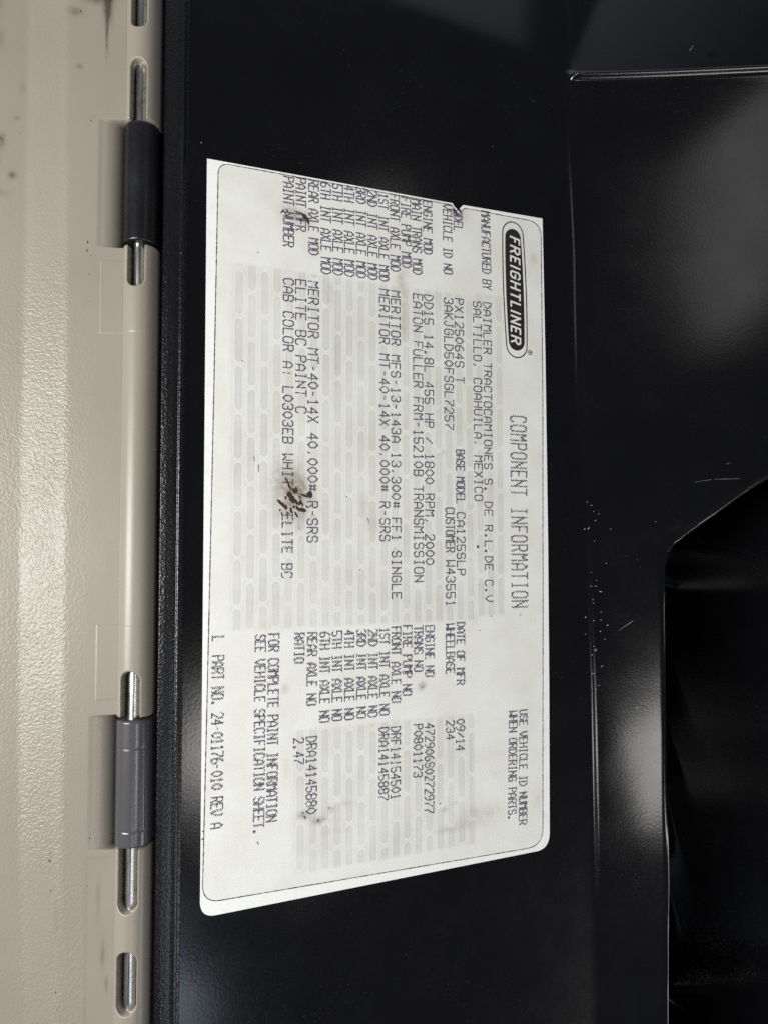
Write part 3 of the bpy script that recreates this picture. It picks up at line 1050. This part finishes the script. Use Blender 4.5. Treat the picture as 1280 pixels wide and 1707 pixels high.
# ---- the badge at the head of the sticker
badge = empty('logo_badge')
badge.parent = lab
a_, b_ = L(853.6, 369.5), L(861.6, 596.7)
c_ = (a_ + b_) / 2; half = np.linalg.norm(b_ - a_) / 2
dv = (b_ - a_) / np.linalg.norm(b_ - a_); nv_ = np.array([-dv[1], dv[0]])
hw = abs(L(878.2, 700)[1] - L(840.2, 700)[1]) / 2


def capsule(hl, r, bulge):
    out = []
    N = 26
    core = hl - r
    for i in range(N + 1):
        t_ = math.pi / 2 - math.pi * i / N
        out.append((core + r * math.cos(t_), r * math.sin(t_)))
    for i in range(1, 14):
        t_ = i / 14
        out.append((core - 2 * core * t_, -r - bulge * (1 - (2 * t_ - 1) ** 2)))
    for i in range(N + 1):
        t_ = -math.pi / 2 - math.pi * i / N
        out.append((-core + r * math.cos(t_), r * math.sin(t_)))
    for i in range(1, 14):
        t_ = i / 14
        out.append((-core + 2 * core * t_, r + bulge * (1 - (2 * t_ - 1) ** 2)))
    return [c_ + dv * x + nv_ * y for x, y in out]


BUL = 0.35
ribbon('badge_outline', capsule(half - 0.12, hw - BUL, BUL), 0.30, 0.20, LOGO_INK, badge)
slab('badge_field', capsule(half - 1.95, hw - BUL - 0.72, BUL * 0.8), 0.172, 0.205, LOGO_INK, badge)


def bold_text(text, a_, b_, hgt, wt, slant, z, mat, name, parent):
    d_ = b_ - a_
    ln_ = np.linalg.norm(d_); d_ = d_ / ln_
    nn = np.array([-d_[1], d_[0]])
    wid = {'I': 0.34, 'L': 0.78, 'F': 0.8, 'E': 0.84, 'T': 0.9}
    BF = {'F': '00-06-46 03-33', 'R': '00-06-36-45-44-33-03 23-40', 'E': '40-00-06-46 03-33', 'I': '20-26', 'G': '45-36-16-05-01-10-30-41-43-23', 'H': '00-06 40-46 03-43',
          'T': '20-26 06-46', 'L': '06-00-40', 'N': '00-06-40-46'}
    tot = sum(wid.get(ch, 1.0) for ch in text)
    gap = 0.30
    unit = (ln_ - slant * hgt) / (tot + gap * (len(text) - 1))
    V, F = [], []
    x = 0.0
    for i, ch in enumerate(text):
        wch = wid.get(ch, 1.0) * unit
        for st in BF[ch].split():
            pts = [(int(p[0]), int(p[1])) for p in st.split('-')]
            P2 = []
            for (gx_, gy_) in pts:
                if ch == 'I':
                    xx = wch * 0.5
                else:
                    xx = wt / 2 + gx_ / 4 * (wch - wt)
                yy = wt / 2 + gy_ / 6 * (hgt - wt)
                P2.append(np.array([x + xx + slant * yy, yy]))
            for j in range(len(P2) - 1):
                p, q = P2[j], P2[j + 1]
                e = q - p; le = np.linalg.norm(e); e = e / le
                nrm = np.array([-e[1], e[0]])
                ext = wt * 0.42
                quad = [p - e * ext + nrm * wt / 2, p - e * ext - nrm * wt / 2, q + e * ext - nrm * wt / 2, q + e * ext + nrm * wt / 2]
                zz = z + rng.uniform(0, 0.015)
                b0 = len(V)
                for qd in quad:
                    w_ = a_ + d_ * qd[0] + nn * qd[1]
                    V.append((w_[0] * MM, w_[1] * MM, zz * MM))
                F.append((b0, b0 + 1, b0 + 2, b0 + 3))
        x += wch + gap * unit
    return mesh_obj(name, V, F, mat, parent)


ta, tb = L(848.8, 392), L(850.6, 575)
hcap = L(867.0, 480)[1] - L(849.6, 480)[1]
bold_text('FREIGHTLINER', ta, tb, hcap, 0.50, 0.22, 0.215, LOGO_WHITE, 'badge_lettering', badge)
rc = L(882.8, 587.6)
ribbon('registered_ring', [rc + 0.62 * np.array([math.cos(i * math.pi / 12), math.sin(i * math.pi / 12)]) for i in range(24)], 0.16, 0.20, LOGO_INK, badge)
bold_text('R', rc + np.array([-0.27, -0.36]), rc + np.array([0.27, -0.36]), 0.72, 0.14, 0.0, 0.2, LOGO_INK, 'registered_letter', badge)


def on_face(x, y, h):
    return (x * MM, y * MM, (0.225 + h) * MM)


# dried grime chips stuck on the print, and stray ink specks
sp = []


def chip(px, py, ln_, wd, an):
    c2 = L(px, py)
    sp.append((c2[0], c2[1], ln_, wd, an))


# angles are measured from the print direction (down the photo)
for (px, py, l_, w_, an) in [(478, 801, 1.6, .30, .55), (483, 812, 1.5, .32, .6), (490, 818, 1.2, .4, .3), (494, 817, 1.1, .35, .1), (516, 824, 1.3, 1.0, .2), (508, 826, 1.4, .4, 1.2),
                              (483, 826, 1.4, .9, .5), (487, 832, 1.7, .85, .6), (493, 836, 1.3, .5, .7), (500, 838, 1.0, .5, -.5), (504, 841, .9, .35, .3), (467, 838, 1.4, .5, .8),
                              (472, 842, 1.3, .6, .6), (477, 846, 1.1, .45, .2), (497, 848, 1.6, .55, .7), (505, 850, 1.2, .75, 1.2), (486, 852, 1.1, .45, .2), (494, 858, 1.3, .4, .5),
                              (467, 850, .5, .3, 0), (470, 857, .8, .2, .3), (480, 855, .7, .3, .7), (500, 829, .6, .3, .9), (476, 830, .6, .3, .2), (511, 844, .5, .3, .2), (490, 845, .6, .4, .3),
                              (508, 361, 1.6, .5, .9), (513, 368, 1.4, .45, .5), (504, 357, 1.3, .25, 1.0), (496, 354, .9, .2, 1.2), (471, 352, .8, .25, -.6), (479, 351, .6, .2, .5),
                              (502, 366, .6, .25, .2), (476, 356, .5, .18, .3), (796, 911, .75, .6, .2), (798, 975, .2, .2, 0), (818, 1027, .3, .25, 0), (867, 1025, .3, .25, 0), (799, 1051, .35, .2, .6),
                              (733, 1340, .5, .2, .9), (548, 1347, .25, .25, 0), (757, 352, 1.2, .5, .7), (765, 350, .9, .5, .2), (761, 356, .7, .35, .4), (430, 421, .25, .2, 0), (404, 602, .25, .2, 0), (339, 1386, .4, .25, 0),
                              (337.5, 1399, .35, .25, 0), (430, 1405, .7, .15, .4), (508, 1362, .7, .25, .5), (505, 1355, .5, .2, .5), (530, 1367, .5, .22, 1.0), (578, 828, .3, .2, 0), (600, 950, .25, .2, 0), (431, 780, 2.4, .12, 0), (424, 765, 1.2, .1, .1), (614, 868, 1.6, .12, .2)]:
    g_ = 1.45 if 790 < py < 865 and 460 < px < 520 else (1.7 if 345 < py < 372 and 465 < px < 520 else 1.25)
    chip(px, py, l_ * g_, w_ * g_, an)
flecks('grime_chips', sp, GRIME, lab, on_face, 'stuff')
